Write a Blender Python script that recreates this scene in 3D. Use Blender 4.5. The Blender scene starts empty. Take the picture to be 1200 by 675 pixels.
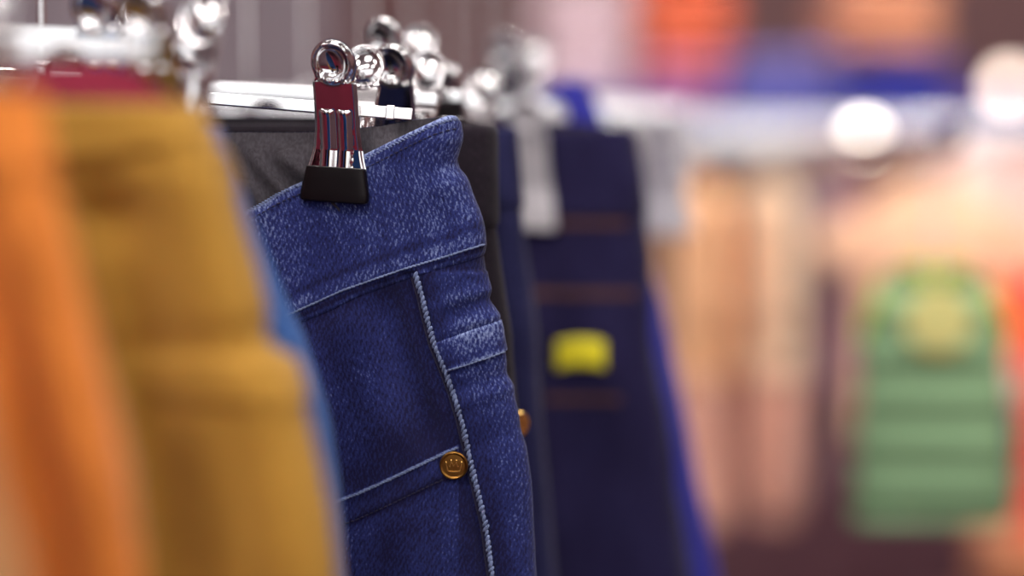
import bpy, bmesh, math, random
from mathutils import Vector, Matrix, noise
random.seed(7)
SC = bpy.context.scene
COL = SC.collection
PI = math.pi

# ------------------------------------------------------------------ camera
FP = 85.0 / 36.0 * 1200.0          # focal length in pixels
PITCH = math.radians(3.5)
CZ = 0.95
CAM = Vector((0, 0, CZ))
RT = Vector((1, 0, 0)); FW = Vector((0, math.cos(PITCH), -math.sin(PITCH))); UP = Vector((0, math.sin(PITCH), math.cos(PITCH)))
cd = bpy.data.cameras.new('camera'); co = bpy.data.objects.new('camera', cd); COL.objects.link(co)
co.location = CAM; co.rotation_euler = (PI / 2 - PITCH, 0, 0)
cd.lens = 85; cd.sensor_width = 36; cd.clip_start = 0.05; cd.clip_end = 50
cd.dof.use_dof = True; cd.dof.focus_distance = 0.846; cd.dof.aperture_fstop = 2.35; cd.dof.aperture_blades = 0
SC.camera = co

def plane(u, v, Y):
    r = FW + RT * ((u - 600) / FP) + UP * ((337.5 - v) / FP)
    return CAM + r * (Y / r.y)

def lerp(a, b, t): return a + (b - a) * t
def clamp(x, a=0.0, b=1.0): return a if x < a else b if x > b else x
def smooth(a, b, x):
    t = clamp((x - a) / (b - a)); return t * t * (3 - 2 * t)
def interp(pts, x):
    if x <= pts[0][0]: return pts[0][1]
    for (a, b), (c, d) in zip(pts, pts[1:]):
        if x <= c: return b + (d - b) * (x - a) / (c - a)
    return pts[-1][1]
def sinterp(pts, x):
    """Catmull-Rom style smooth interpolation through the points."""
    if x <= pts[0][0]: return pts[0][1]
    if x >= pts[-1][0]: return pts[-1][1]
    for i in range(len(pts) - 1):
        if x <= pts[i + 1][0]:
            x0, y0 = pts[i]; x1, y1 = pts[i + 1]
            m0 = (y1 - pts[i - 1][1]) / (x1 - pts[i - 1][0]) if i > 0 else (y1 - y0) / (x1 - x0)
            m1 = (pts[i + 2][1] - y0) / (pts[i + 2][0] - x0) if i + 2 < len(pts) else (y1 - y0) / (x1 - x0)
            h = x1 - x0; t = (x - x0) / h
            return (2*t**3 - 3*t**2 + 1) * y0 + (t**3 - 2*t**2 + t) * h * m0 + (-2*t**3 + 3*t**2) * y1 + (t**3 - t**2) * h * m1
def nz(x, y, z=0.0): return noise.noise(Vector((x, y, z)))

# ------------------------------------------------------------------ materials
def mat(name):
    m = bpy.data.materials.new(name); m.use_nodes = True
    nt = m.node_tree
    return m, nt, nt.nodes['Principled BSDF']

def srgb(r, g, b):
    f = lambda c: (c / 255 / 12.92) if c / 255 <= 0.04045 else ((c / 255 + 0.055) / 1.055) ** 2.4
    return (f(r), f(g), f(b), 1)

def scale_col(c, k): return (c[0] * k, c[1] * k, c[2] * k, 1)

def cloth(name, col, var=0.25, rough=0.9, scale=220.0, bump=0.25, sheen=0.15):
    m, nt, b = mat(name)
    tc = nt.nodes.new('ShaderNodeTexCoord')
    mp = nt.nodes.new('ShaderNodeMapping'); mp.inputs['Scale'].default_value = (scale * 3, scale * 3, scale)
    nt.links.new(tc.outputs['Object'], mp.inputs['Vector'])
    n = nt.nodes.new('ShaderNodeTexNoise'); n.inputs['Scale'].default_value = 1.0; n.inputs['Detail'].default_value = 3
    nt.links.new(mp.outputs['Vector'], n.inputs['Vector'])
    n2 = nt.nodes.new('ShaderNodeTexNoise'); n2.inputs['Scale'].default_value = 14; n2.inputs['Detail'].default_value = 3
    nt.links.new(tc.outputs['Object'], n2.inputs['Vector'])
    mx = nt.nodes.new('ShaderNodeMath'); mx.operation = 'MULTIPLY_ADD'; mx.inputs[1].default_value = 0.6
    nt.links.new(n.outputs['Fac'], mx.inputs[0])
    m3 = nt.nodes.new('ShaderNodeMath'); m3.operation = 'MULTIPLY'; m3.inputs[1].default_value = 0.4
    nt.links.new(n2.outputs['Fac'], m3.inputs[0]); nt.links.new(m3.outputs[0], mx.inputs[2])
    rp = nt.nodes.new('ShaderNodeValToRGB')
    rp.color_ramp.elements[0].position = 0.3; rp.color_ramp.elements[0].color = scale_col(col, 1 - var)
    rp.color_ramp.elements[1].position = 0.7; rp.color_ramp.elements[1].color = scale_col(col, 1 + var)
    nt.links.new(mx.outputs[0], rp.inputs['Fac']); nt.links.new(rp.outputs['Color'], b.inputs['Base Color'])
    bp = nt.nodes.new('ShaderNodeBump'); bp.inputs['Strength'].default_value = bump; bp.inputs['Distance'].default_value = 0.0004
    nt.links.new(n.outputs['Fac'], bp.inputs['Height']); nt.links.new(bp.outputs['Normal'], b.inputs['Normal'])
    b.inputs['Roughness'].default_value = rough
    b.inputs['Sheen Weight'].default_value = sheen; b.inputs['Sheen Roughness'].default_value = 0.5
    b.inputs['Specular IOR Level'].default_value = 0.2
    return m

def denim(name, dark, mid, pale, slub=(1.0, 1.0), amount=0.5):
    """Twill with pale slubs; the 'wear' attribute says how washed-out the cloth is."""
    m, nt, b = mat(name)
    L = nt.links.new; N = nt.nodes.new
    uv = N('ShaderNodeUVMap'); uv.uv_map = 'cloth'
    def noise_at(sx, sy, detail, rot=0.0, dist=0.0):
        mp = N('ShaderNodeMapping'); mp.inputs['Scale'].default_value = (sx, sy, 1); mp.inputs['Rotation'].default_value = (0, 0, rot)
        L(uv.outputs['UV'], mp.inputs['Vector'])
        n = N('ShaderNodeTexNoise'); n.noise_dimensions = '2D'; n.inputs['Scale'].default_value = 1; n.inputs['Detail'].default_value = detail
        n.inputs['Distortion'].default_value = dist
        L(mp.outputs['Vector'], n.inputs['Vector']); return n.outputs['Fac']
    def math_(op, a, b_, c=None):
        q = N('ShaderNodeMath'); q.operation = op
        for i, x in enumerate((a, b_, c)):
            if x is None: continue
            if isinstance(x, (int, float)): q.inputs[i].default_value = x
            else: L(x, q.inputs[i])
        return q.outputs[0]
    s1 = noise_at(1350 * slub[0], 430 * slub[1], 2, rot=0.16)       # slubs: short dashes along the warp
    s2 = noise_at(2000, 1300, 1, rot=0.6)                          # speckle
    s3 = noise_at(120, 40, 3, rot=0.1)                             # broad streaks
    s4 = noise_at(28, 22, 3)                                       # cloudy fading
    mp = N('ShaderNodeMapping'); mp.inputs['Rotation'].default_value = (0, 0, 0.55)
    L(uv.outputs['UV'], mp.inputs['Vector'])
    wv = N('ShaderNodeTexWave'); wv.inputs['Scale'].default_value = 210; wv.inputs['Distortion'].default_value = 5.0
    wv.inputs['Detail'].default_value = 2; wv.inputs['Detail Scale'].default_value = 1.4
    L(mp.outputs['Vector'], wv.inputs['Vector'])
    at = N('ShaderNodeAttribute'); at.attribute_name = 'wear'
    a = math_('MULTIPLY', s1, 0.78)
    a = math_('MULTIPLY_ADD', s2, 0.45, a)
    a = math_('MULTIPLY_ADD', wv.outputs['Fac'], 0.16, a)
    a = math_('MULTIPLY_ADD', s3, 0.25, a)
    a = math_('MULTIPLY_ADD', s4, 0.28, a)
    a = math_('SUBTRACT', a, 0.895)
    a = math_('MULTIPLY', a, math_('MULTIPLY_ADD', at.outputs['Fac'], 0.75, 0.62))
    a = math_('ADD', a, 0.11)
    f = math_('MULTIPLY_ADD', at.outputs['Fac'], amount, a)
    rp = N('ShaderNodeValToRGB'); e = rp.color_ramp.elements
    e[0].position = 0.12; e[0].color = dark
    e[1].position = 0.98; e[1].color = pale
    k = rp.color_ramp.elements.new(0.5); k.color = mid
    L(f, rp.inputs['Fac']); L(rp.outputs['Color'], b.inputs['Base Color'])
    bp = N('ShaderNodeBump'); bp.inputs['Strength'].default_value = 0.55; bp.inputs['Distance'].default_value = 0.0005
    L(math_('ADD', s1, math_('MULTIPLY', wv.outputs['Fac'], 0.3)), bp.inputs['Height']); L(bp.outputs['Normal'], b.inputs['Normal'])
    b.inputs['Roughness'].default_value = 0.85; b.inputs['Specular IOR Level'].default_value = 0.15
    b.inputs['Sheen Weight'].default_value = 0.12
    return m

def metal(name, col, rough=0.08):
    m, nt, b = mat(name)
    b.inputs['Metallic'].default_value = 1; b.inputs['Base Color'].default_value = col
    tc = nt.nodes.new('ShaderNodeTexCoord'); n = nt.nodes.new('ShaderNodeTexNoise'); n.inputs['Scale'].default_value = 260; n.inputs['Detail'].default_value = 3
    nt.links.new(tc.outputs['Object'], n.inputs['Vector'])
    mr = nt.nodes.new('ShaderNodeMapRange'); mr.inputs['To Min'].default_value = rough * 0.7; mr.inputs['To Max'].default_value = rough * 1.5
    nt.links.new(n.outputs['Fac'], mr.inputs['Value']); nt.links.new(mr.outputs[0], b.inputs['Roughness'])
    return m

def plain(name, col, rough=0.6, var=0.12, scale=6, spec=0.3):
    m, nt, b = mat(name)
    tc = nt.nodes.new('ShaderNodeTexCoord'); n = nt.nodes.new('ShaderNodeTexNoise'); n.inputs['Scale'].default_value = scale; n.inputs['Detail'].default_value = 4
    nt.links.new(tc.outputs['Object'], n.inputs['Vector'])
    rp = nt.nodes.new('ShaderNodeValToRGB')
    rp.color_ramp.elements[0].color = scale_col(col, 1 - var); rp.color_ramp.elements[1].color = scale_col(col, 1 + var)
    rp.color_ramp.elements[0].position = 0.3; rp.color_ramp.elements[1].position = 0.7
    nt.links.new(n.outputs['Fac'], rp.inputs['Fac']); nt.links.new(rp.outputs['Color'], b.inputs['Base Color'])
    b.inputs['Roughness'].default_value = rough; b.inputs['Specular IOR Level'].default_value = spec
    return m

def glow(name, col, strength):
    m, nt, b = mat(name)
    b.inputs['Base Color'].default_value = (0.8, 0.8, 0.8, 1)
    b.inputs['Emission Color'].default_value = col; b.inputs['Emission Strength'].default_value = strength
    return m

M = {}
M['chrome'] = metal('chrome', (0.70, 0.69, 0.70, 1), 0.05)
M['satin_chrome'] = metal('satin_chrome', (0.80, 0.77, 0.76, 1), 0.16)
M['brass'] = metal('antique_brass', (0.26, 0.125, 0.03, 1), 0.34)
M['brass_bright'] = metal('worn_brass_edge', (0.75, 0.48, 0.14, 1), 0.25)
M['rubber'] = plain('black_rubber', (0.005, 0.003, 0.004, 1), 0.42, 0.2, 120, 0.18)
M['pale_rubber'] = plain('pale_grey_rubber', (0.55, 0.53, 0.56, 1), 0.4, 0.05, 120, 0.4)
M['denim'] = denim('blue_denim', (0.007, 0.006, 0.040, 1), (0.021, 0.031, 0.155, 1), (0.28, 0.35, 0.60, 1), amount=0.62)
M['denim_thread'] = cloth('pale_denim_thread', (0.165, 0.21, 0.37, 1), 0.5, scale=900, bump=0.6)
M['dark_thread'] = cloth('dark_denim_thread', (0.02, 0.018, 0.05, 1), 0.4, scale=900)
M['grey_lining'] = cloth('charcoal_lining', (0.056, 0.050, 0.060, 1), 0.5, scale=380, bump=0.5)
M['black_denim'] = denim('black_denim', (0.007, 0.005, 0.009, 1), (0.019, 0.012, 0.020, 1), (0.080, 0.056, 0.078, 1), amount=0.3)
M['navy_denim'] = denim('navy_denim', (0.006, 0.006, 0.030, 1), (0.018, 0.018, 0.075, 1), (0.07, 0.08, 0.22, 1))
M['ink_denim'] = denim('ink_denim', (0.007, 0.004, 0.026, 1), (0.016, 0.012, 0.058, 1), (0.05, 0.05, 0.14, 1))
M['bright_denim'] = denim('bright_blue_denim', (0.02, 0.06, 0.20, 1), (0.045, 0.14, 0.42, 1), (0.20, 0.36, 0.65, 1))
M['brown_thread'] = cloth('rust_thread', (0.10, 0.045, 0.04, 1), 0.3, scale=700)

# ------------------------------------------------------------------ object helpers
def link(name, verts, faces, material, parent=None, smooth_=True, uvs=None, wear=None):
    off = parent_world(parent) if parent else Vector((0, 0, 0))
    me = bpy.data.meshes.new(name)
    me.from_pydata([Vector(v) - off for v in verts], [], faces); me.update()
    if smooth_: me.polygons.foreach_set('use_smooth', [True] * len(me.polygons))
    if uvs:
        ul = me.uv_layers.new(name='cloth')
        for lp in me.loops: ul.data[lp.index].uv = uvs[lp.vertex_index]
    if wear:
        at = me.attributes.new('wear', 'FLOAT', 'POINT'); at.data.foreach_set('value', wear)
    me.materials.append(material)
    o = bpy.data.objects.new(name, me); COL.objects.link(o)
    if parent: o.parent = parent
    return o

def parent_world(p):
    w = Vector((0, 0, 0))
    while p is not None:
        w += p.location; p = p.parent
    return w

def thing(name, label, cat, loc=(0, 0, 0), group=None):
    o = bpy.data.objects.new(name, None); COL.objects.link(o); o.location = loc
    o.empty_display_size = 0.05
    o['label'] = label; o['category'] = cat
    if group: o['group'] = group
    return o
def tag(o, label=None, cat=None, group=None, kind=None):
    if label: o['label'] = label
    if cat: o['category'] = cat
    if group: o['group'] = group
    if kind: o['kind'] = kind
    return o

class MB:
    """Collects shapes into one mesh."""
    def __init__(s): s.v = []; s.f = []
    def add(s, vs, fs):
        b = len(s.v); s.v += [Vector(v) for v in vs]; s.f += [tuple(b + i for i in f) for f in fs]; return s
    def box(s, lo, hi, bev=0.0, mtx=None):
        bm = bmesh.new(); bmesh.ops.create_cube(bm, size=1)
        c = (Vector(lo) + Vector(hi)) / 2; d = Vector(hi) - Vector(lo)
        for v in bm.verts: v.co = Vector((v.co.x * d.x, v.co.y * d.y, v.co.z * d.z)) + c
        if bev > 0: bmesh.ops.bevel(bm, geom=bm.edges[:], offset=bev, segments=3, affect='EDGES', profile=0.5)
        bm.verts.index_update()
        vs = [(mtx @ v.co) if mtx else v.co.copy() for v in bm.verts]
        s.add(vs, [[v.index for v in f.verts] for f in bm.faces]); bm.free(); return s
    def tube(s, pts, r, n=12, cap=True):
        pts = [Vector(p) for p in pts]; rs = r if isinstance(r, (list, tuple)) else [r] * len(pts)
        vs = []; fs = []; pn = None
        for i, p in enumerate(pts):
            t = (pts[min(i + 1, len(pts) - 1)] - pts[max(i - 1, 0)]).normalized()
            if pn is None:
                a = Vector((0, 0, 1)) if abs(t.z) < 0.9 else Vector((1, 0, 0)); pn = (a - t * a.dot(t)).normalized()
            else: pn = (pn - t * pn.dot(t)).normalized()
            bn = t.cross(pn)
            for k in range(n):
                a = 2 * PI * k / n; vs.append(p + (pn * math.cos(a) + bn * math.sin(a)) * rs[i])
        for i in range(len(pts) - 1):
            for k in range(n):
                fs.append((i * n + k, i * n + (k + 1) % n, (i + 1) * n + (k + 1) % n, (i + 1) * n + k))
        if cap:
            fs.append(tuple(range(n - 1, -1, -1))); fs.append(tuple((len(pts) - 1) * n + k for k in range(n)))
        return s.add(vs, fs)
    def lathe(s, prof, mtx=None, n=32):
        """prof: (radius, height) pairs, turned about z."""
        vs = []; fs = []
        for r, z in prof:
            for k in range(n):
                a = 2 * PI * k / n; p = Vector((r * math.cos(a), r * math.sin(a), z)); vs.append(mtx @ p if mtx else p)
        for i in range(len(prof) - 1):
            for k in range(n):
                fs.append((i * n + k, i * n + (k + 1) % n, (i + 1) * n + (k + 1) % n, (i + 1) * n + k))
        fs.append(tuple(range(n - 1, -1, -1))); fs.append(tuple((len(prof) - 1) * n + k for k in range(n)))
        return s.add(vs, fs)
    def build(s, name, m, parent=None, smooth_=True):
        # orient the faces outward, then link
        bm = bmesh.new(); vv = [bm.verts.new(v) for v in s.v]
        for f in s.f:
            try: bm.faces.new([vv[i] for i in f])
            except ValueError: pass
        bmesh.ops.recalc_face_normals(bm, faces=bm.faces[:]); bm.verts.index_update()
        vs = [v.co.copy() for v in bm.verts]; fs = [[v.index for v in f.verts] for f in bm.faces]; bm.free()
        o = link(name, vs, fs, m, parent, smooth_)
        if smooth_:
            try: o.data.set_sharp_from_angle(angle=math.radians(40))
            except Exception: pass
        return o

# ------------------------------------------------------------------ trousers: a flattened tube of cloth
class Shell:
    """A stadium-section tube of cloth hanging at depth Y; s runs round it: front 0-.42, right fold .42-.5, back .5-.92, left fold .92-1."""
    def __init__(self, Y, T, edge, uL, wrinkle=1.0, seed=0.0, pinch=(), flare=0.0):
        self.Y, self.T, self.seed, self.wk = Y, T, seed, wrinkle
        self.edge = sorted((plane(600, v, Y).z, plane(u, v, Y).x) for u, v in edge)
        self.left = sorted((plane(600, v, Y).z, plane(u, v, Y).x) for u, v in uL)
        self.pinch = pinch            # (x, z, strength, half width)
        self.extra = None
    def xR(self, z): return sinterp(self.edge, z)
    def xL(self, z): return sinterp(self.left, z)
    def px(self, p):
        d = p - CAM; w = d.dot(FW); return 600 + d.dot(RT) / w * FP, 337.5 - d.dot(UP) / w * FP
    def s_of(self, x, z):
        T, xr, xl = self.T, self.xR(z), self.xL(z)
        if x <= xr - T: return 0.42 * clamp((x - xl - T) / (xr - xl - 2 * T))
        a = math.asin(clamp((x - (xr - T)) / T, -1, 1))       # 0 .. pi/2
        return 0.42 + 0.08 * a / PI
    def P(self, s, z, off=0.0, wr=True):
        T, xr, xl = self.T, self.xR(z), self.xL(z)
        s = s % 1.0
        if s < 0.42: n = Vector((0, -1, 0)); c = Vector((lerp(xl + T, xr - T, s / 0.42), 0, z)); arc = c.x - xr
        elif s < 0.5:
            a = -PI / 2 + PI * (s - 0.42) / 0.08; n = Vector((math.cos(a), math.sin(a), 0)); c = Vector((xr - T, 0, z)); arc = -T + (a + PI / 2) * T
        elif s < 0.92: n = Vector((0, 1, 0)); c = Vector((lerp(xr - T, xl + T, (s - 0.5) / 0.42), 0, z)); arc = -T + PI * T + (xr - T - c.x)
        else:
            a = PI / 2 + PI * (s - 0.92) / 0.08; n = Vector((math.cos(a), math.sin(a), 0)); c = Vector((xl + T, 0, z)); arc = xl - xr - T * (1.5 * PI - a)
        h = T
        dy = 0.0; calm = 1.0
        for (px_, pz, k, w, tw) in self.pinch:
            g = math.exp(-((c.x - px_) / w) ** 4 * 0.9) * clamp(1 - (pz - z) / 0.085)
            h *= (1 - g * k); dy += tw * (c.x - px_) * g; calm *= 1 - 0.85 * g
        p = c + Vector((n.x * T, n.y * h + dy, 0))
        d = off
        if wr:
            q = p
            d += calm * self.wk * (0.0022 * nz(q.x * 16 + self.seed, q.z * 13 + q.x * 9, n.y) + 0.0012 * nz(q.x * 45 + self.seed, q.z * 30 - q.x * 20, 5 + n.y) + 0.0004 * nz(q.x * 120, q.z * 110, self.seed + n.y))
            if self.extra: d += self.extra(self, p, n) * (0.3 + 0.7 * calm)
        p = p + n * d + Vector((0, self.Y, 0))
        return p, arc
    def surf(self, u, v, off=0.0, wr=True):
        q = plane(u, v, self.Y - self.T)
        return self.P(self.s_of(q.x, q.z), q.z, off, wr)[0]
    def s_px(self, u, v):
        q = plane(u, v, self.Y - self.T); return self.s_of(q.x, q.z), q.z

def patch(sh, name, material, parent, ss, ztop, zbot, rows, off, wear=None, closed=False, flip=False, lip=0.0, wr=True, uvrot=False):
    """Cloth between the lines ztop(s) and zbot(s). rows: 0..1 fractions; off(t, s): distance out from the shell."""
    vs = []; uvs = []; we = []
    for t in rows:
        for s in ss:
            zt, zb = ztop(s), zbot(s); z = zt + (zb - zt) * t
            p, arc = sh.P(s, z, off(t, s), wr)
            vs.append(p); uvs.append((arc, z) if not uvrot else (arc, z))
            we.append(wear(p, s, t) if wear else 0.5)
    n = len(ss); fs = []
    for i in range(len(rows) - 1):
        for k in range(n if closed else n - 1):
            a, b = i * n + k, i * n + (k + 1) % n
            f = (a, a + n, b + n, b) if not flip else (a, b, b + n, a + n)
            fs.append(f)
    return link(name, vs, fs, material, parent, True, uvs, we)

def loop_s(nf=40, na=12, nb=24, bias=1.0):
    ss = [0.42 * (1 - (1 - i / nf) ** bias) for i in range(nf)]
    ss += [0.42 + 0.08 * i / na for i in range(na)]
    ss += [0.5 + 0.42 * i / nb for i in range(nb)]
    ss += [0.92 + 0.08 * i / 6 for i in range(6)]
    return ss

def stitches(sh, name, material, parent, line, step=6.0, length=8.5, width=3.0, slant=0.0, height=0.0007, off=0.0004, jitter=0.1):
    """A row of raised thread stitches along a pixel polyline lying on the cloth; one mesh."""
    # resample
    pts = []; acc = 0.0
    for (a, b), (c, d) in zip(line, line[1:]):
        L = math.hypot(c - a, d - b); k = max(1, int(L / 0.75))
        for i in range(k): pts.append((lerp(a, c, i / k), lerp(b, d, i / k)))
    pts.append(line[-1])
    mb = MB(); dist = 0.0; nxt = 0.0
    for (a, b), (c, d) in zip(pts, pts[1:]):
        L = math.hypot(c - a, d - b)
        if dist >= nxt and L > 0:
            tx, ty = (c - a) / L, (d - b) / L
            an = slant + random.uniform(-jitter, jitter)
            dx, dy = tx * math.cos(an) - ty * math.sin(an), tx * math.sin(an) + ty * math.cos(an)
            ln = length * random.uniform(0.85, 1.1) / 2; wd = width * random.uniform(0.8, 1.15) / 2 * 0.0003 * sh.Y / 0.85
            ring = []
            for k in range(7):
                q = -1 + 2 * k / 6
                lift = off + height * (1 - q * q) * 0.8
                ring.append((sh.surf(a + dx * ln * q, b + dy * ln * q, lift), wd * math.sqrt(max(0.06, 1 - q * q * 0.9))))
            mb.tube([r[0] for r in ring], [r[1] for r in ring], 7)
            nxt = dist + step
        dist += L
    return mb.build(name, material, parent)

def cord(sh, name, material, parent, line, r=1.0, off=0.0003, wob=0.15):
    pts = []
    for (a, b), (c, d) in zip(line, line[1:]):
        k = max(1, int(math.hypot(c - a, d - b) / 3))
        for i in range(k): pts.append((lerp(a, c, i / k), lerp(b, d, i / k)))
    pts.append(line[-1])
    rr = r * 0.0003 * sh.Y / 0.85
    P = [sh.surf(a, b, off) for a, b in pts]
    return MB().tube(P, [rr * (1 + wob * nz(i * 0.7, r, off)) for i in range(len(P))], 8).build(name, material, parent)

def make_trousers(name, label, Y, T, edge, left, front_top, back_top, band, crotch, hem, material, lining, group, seed=1.0, wrinkle=1.0,
                  pinch=(), dense=False, cat='trousers', wearf=None, band_wear=None, split=0.5, extra=None, band_mat=None, lining_depth=0.06):
    """front_top / back_top / band: pixel lines (u, v); crotch, hem: pixel rows."""
    zh = plane(600, hem, Y).z; zc = plane(600, crotch, Y).z
    xm = plane(edge[0][0], 150, Y).x - 0.15
    root = thing(name, label, cat, (xm, Y, zh), group)
    sh = Shell(Y, T, edge, left, wrinkle, seed, pinch); sh.extra = extra
    zref = plane(600, front_top[-1][1], Y).z
    ftx = sorted((plane(u, v, Y - T).x, plane(u, v, Y - T).z) for u, v in front_top)
    btx = sorted((plane(u, v, Y + T).x, plane(u, v, Y + T).z) for u, v in back_top)
    bdx = sorted((plane(u, v, Y - T).x, plane(u, v, Y - T).z) for u, v in band)
    def both(fr, bk):
        cache = {}
        def f(s):
            s = s % 1.0
            if s in cache: return cache[s]
            xr, xl = sh.xR(zref), sh.xL(zref)
            def xx(q): return lerp(xl + T, xr - T, q)
            if s < 0.42: r = sinterp(fr, xx(s / 0.42))
            elif s < 0.5:
                k = (s - 0.42) / 0.08; a = -PI / 2 + PI * k
                r = lerp(sinterp(fr, xr - T + T * math.cos(a)), sinterp(bk, xr - T + T * math.cos(a)), smooth(0.5, 1, k) if False else smooth(0.35, 1, k))
            elif s < 0.92: r = sinterp(bk, xx(1 - (s - 0.5) / 0.42))
            else: r = lerp(sinterp(bk, xl), sinterp(fr, xl), (s - 0.92) / 0.08)
            cache[s] = r; return r
        return f
    ztop = both(ftx, btx)
    bb = [(x, z - 0.035) for x, z in btx]
    zband = both(bdx, bb)
    ss = loop_s(190, 40, 40, 1.7) if dense else loop_s(46, 14, 24, 1.3)
    nr = 230 if dense else 50
    rows = [i / nr for i in range(nr + 1)]
    wf = wearf or (lambda p, s, t: 0.45)
    body = patch(sh, 'body', material, root, ss, lambda s: ztop(s) - 0.001, lambda s: zc, rows, lambda t, s: 0.0, wf, True)
    # waistband: rolls over the top edge and stands a little proud of the body
    nb = 44 if dense else 14
    def boff(t, s):
        if t <= 0.0: return -0.0016
        return 0.0013 * math.sqrt(clamp(t / 0.05)) * (1 if t < 0.94 else math.sqrt(clamp((1 - t) / 0.06)) * 0.9 + 0.1) - (0.0010 * (1 - clamp(t / 0.05)))
    brow = [0.0, 0.004, 0.012, 0.025, 0.05] + [0.05 + 0.89 * i / nb for i in range(1, nb + 1)] + [0.955, 0.97, 0.985, 0.995, 1.0]
    wb = patch(sh, 'waistband', band_mat or material, root, ss, lambda s: ztop(s) + 0.0008, zband, brow, boff, band_wear or wf, True)
    # lining inside, gathered
    def loff(t, s):
        if not 0.5 < s < 0.92: return -0.0022
        e = smooth(0.5, 0.53, s) * smooth(0.92, 0.90, s) * smooth(0, 0.16, t)
        r = abs(nz(s * 52 + seed + t * 2.4, t * 2.0, 2.2))
        return -0.0022 - e * (0.0105 * (1 - r * 2.2) * clamp(0.75 + 0.5 * nz(s * 18, t, seed)) * (0.55 + 0.45 * math.sin(PI * clamp(t * 1.3))) * (1 if dense else 0.4) + 0.0022 * nz(s * 190 + seed, t * 5.0 + s * 30, 7.2))
    li = patch(sh, 'lining', lining, root, loop_s(150, 14, 150, 1.0) if dense else ss, lambda s: ztop(s) + 0.0006, lambda s: ztop(s) - lining_depth, [i / 24 for i in range(25)], loff, None, True, flip=True)
    # the two legs
    zspl = zc
    for side in (0, 1):
        lg = Shell(Y, T, edge, left, wrinkle, seed); lg.extra = extra
        full = sh
        def mid(z): return lerp(full.xL(zc), full.xR(zc), split)
        gap = lambda z: 0.0005 + 0.012 * clamp((zc - z) / 0.3)
        if side == 0: lg.xR = (lambda z: mid(z) - gap(z)); lg.xL = full.xL
        else: lg.xL = (lambda z: mid(z) + gap(z)); lg.xR = full.xR
        l = patch(lg, 'trouser_leg', material, root, loop_s(60, 16, 16, 1.0) if dense else loop_s(24, 10, 12), lambda s: zc + 0.004, lambda s: zh, [i / 40 for i in range(41)],
                  lambda t, s: 0.0, wf, True)
    return root, sh, ztop, zband, zc

# ------------------------------------------------------------------ clip hangers
def leaf_mesh(k, sgn, gap=10):
    """Bent sheet-metal half of a clip, in metres; k = metres per clip unit; sgn -1 front leaf, +1 back leaf."""
    R = 27.6; HC = 161
    def hw(h):
        body = 1.07 * interp([(6, 35), (40, 33.8), (52, 30.6), (66, 27.8), (84, 25.9), (110, 25.4), (140, 25.0)], h)
        if h <= 138: return body
        c = math.sqrt(max(0.0, R * R - (h - HC) ** 2)) if abs(h - HC) < R else 0.0
        if h < 150: return lerp(body, c, smooth(138, 148, h)) if c > 10 else body
        return c
    hs = [6 + 1.6 * i for i in range(int(140 / 1.6))]
    hs = [h for h in hs if h < 150] + [150 + 1.0 * i for i in range(0, 28)] + [178 + (HC + R - 178) * math.sin(PI / 2 * i / 14) for i in range(1, 14)] + [HC + R - 0.02]
    NX = 44
    def y_of(x, h, w):
        base = gap + 7 + 0.30 * max(0, h - 62) ** 1.0 + (2.5 * smooth(120, 60, h)) + 8 * smooth(70, 175, h)
        d = 0.0
        for cx in (-11.0, 10.0):                      # two pressed ribs with rounded ends
            q = 1 - ((x - cx) / 9.6) ** 2
            if q > 0:
                top = 1.0 if h < 98 else math.sqrt(max(0.0, 1 - ((h - 98) / 10.0) ** 2)) if h < 108 else 0
                d += 4.6 * q ** 0.75 * top if q > 0 else 0
        r = math.hypot(x, h - HC)
        if r < 19.5: d -= 10.0 * (1 - (r / 19.5) ** 2) ** 0.8
        if r < 27: d += 3.2 * math.exp(-((r - 21.8) / 2.6) ** 2)
        e = abs(x) / max(w, 1e-3)
        if h < 140: d -= 3.0 * smooth(0.86, 1.0, e)
        else: d -= 4.5 * smooth(22.5, 26.6, r)
        return base + d
    vs = []; fs = []
    for h in hs:
        w = hw(h)
        for j in range(NX + 1):
            q = -1 + 2 * j / NX; q = math.sin(q * PI / 2) * 0.35 + q * 0.65
            x = q * w; vs.append(Vector((x * k, sgn * y_of(x, h, w) * k, h * k)))
    n0 = len(vs)
    th = 2.2
    for i, h in enumerate(hs):
        for j in range(NX + 1):
            v = vs[i * (NX + 1) + j]; vs.append(Vector((v.x, v.y - sgn * th * k, v.z)))
    W = NX + 1
    for i in range(len(hs) - 1):
        for j in range(NX):
            a = i * W + j; fs.append((a, a + 1, a + W + 1, a + W)); b = a + n0; fs.append((b, b + W, b + W + 1, b + 1))
        for j in (0, NX):
            a = i * W + j; fs.append((a, a + W, a + W + n0, a + n0))
    for i in (0, len(hs) - 1):
        for j in range(NX):
            a = i * W + j; fs.append((a, a + n0, a + 1 + n0, a + 1))
    return vs, fs

def jaw_mesh(k, sgn, gap=10):
    vs = []; fs = []; n = 28
    prof = [(41.5, 35.0, 0.6), (40.5, 36.2, 0.95), (36, 37.0, 1.0), (24, 39.2, 1.0), (12, 41.6, 1.0), (5, 42.0, 1.0), (1.5, 40.6, 0.95), (0, 37.0, 0.7)]
    for h, w, t in prof:
        for j in range(n):
            a = 2 * PI * j / n; c, s = math.cos(a), math.sin(a)
            x = w * math.copysign(abs(c) ** 0.35, c); y = 7.2 * t * math.copysign(abs(s) ** 0.45, s)
            y = gap + 9.5 + y + 1.5 * (1 - (x / w) ** 2)
            vs.append(Vector((x * k, sgn * y * k, h * k)))
    for i in range(len(prof) - 1):
        for j in range(n): fs.append((i * n + j, i * n + (j + 1) % n, (i + 1) * n + (j + 1) % n, (i + 1) * n + j))
    fs.append(tuple(range(n))); fs.append(tuple((len(prof) - 1) * n + j for j in range(n)))
    return vs, fs

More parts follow.
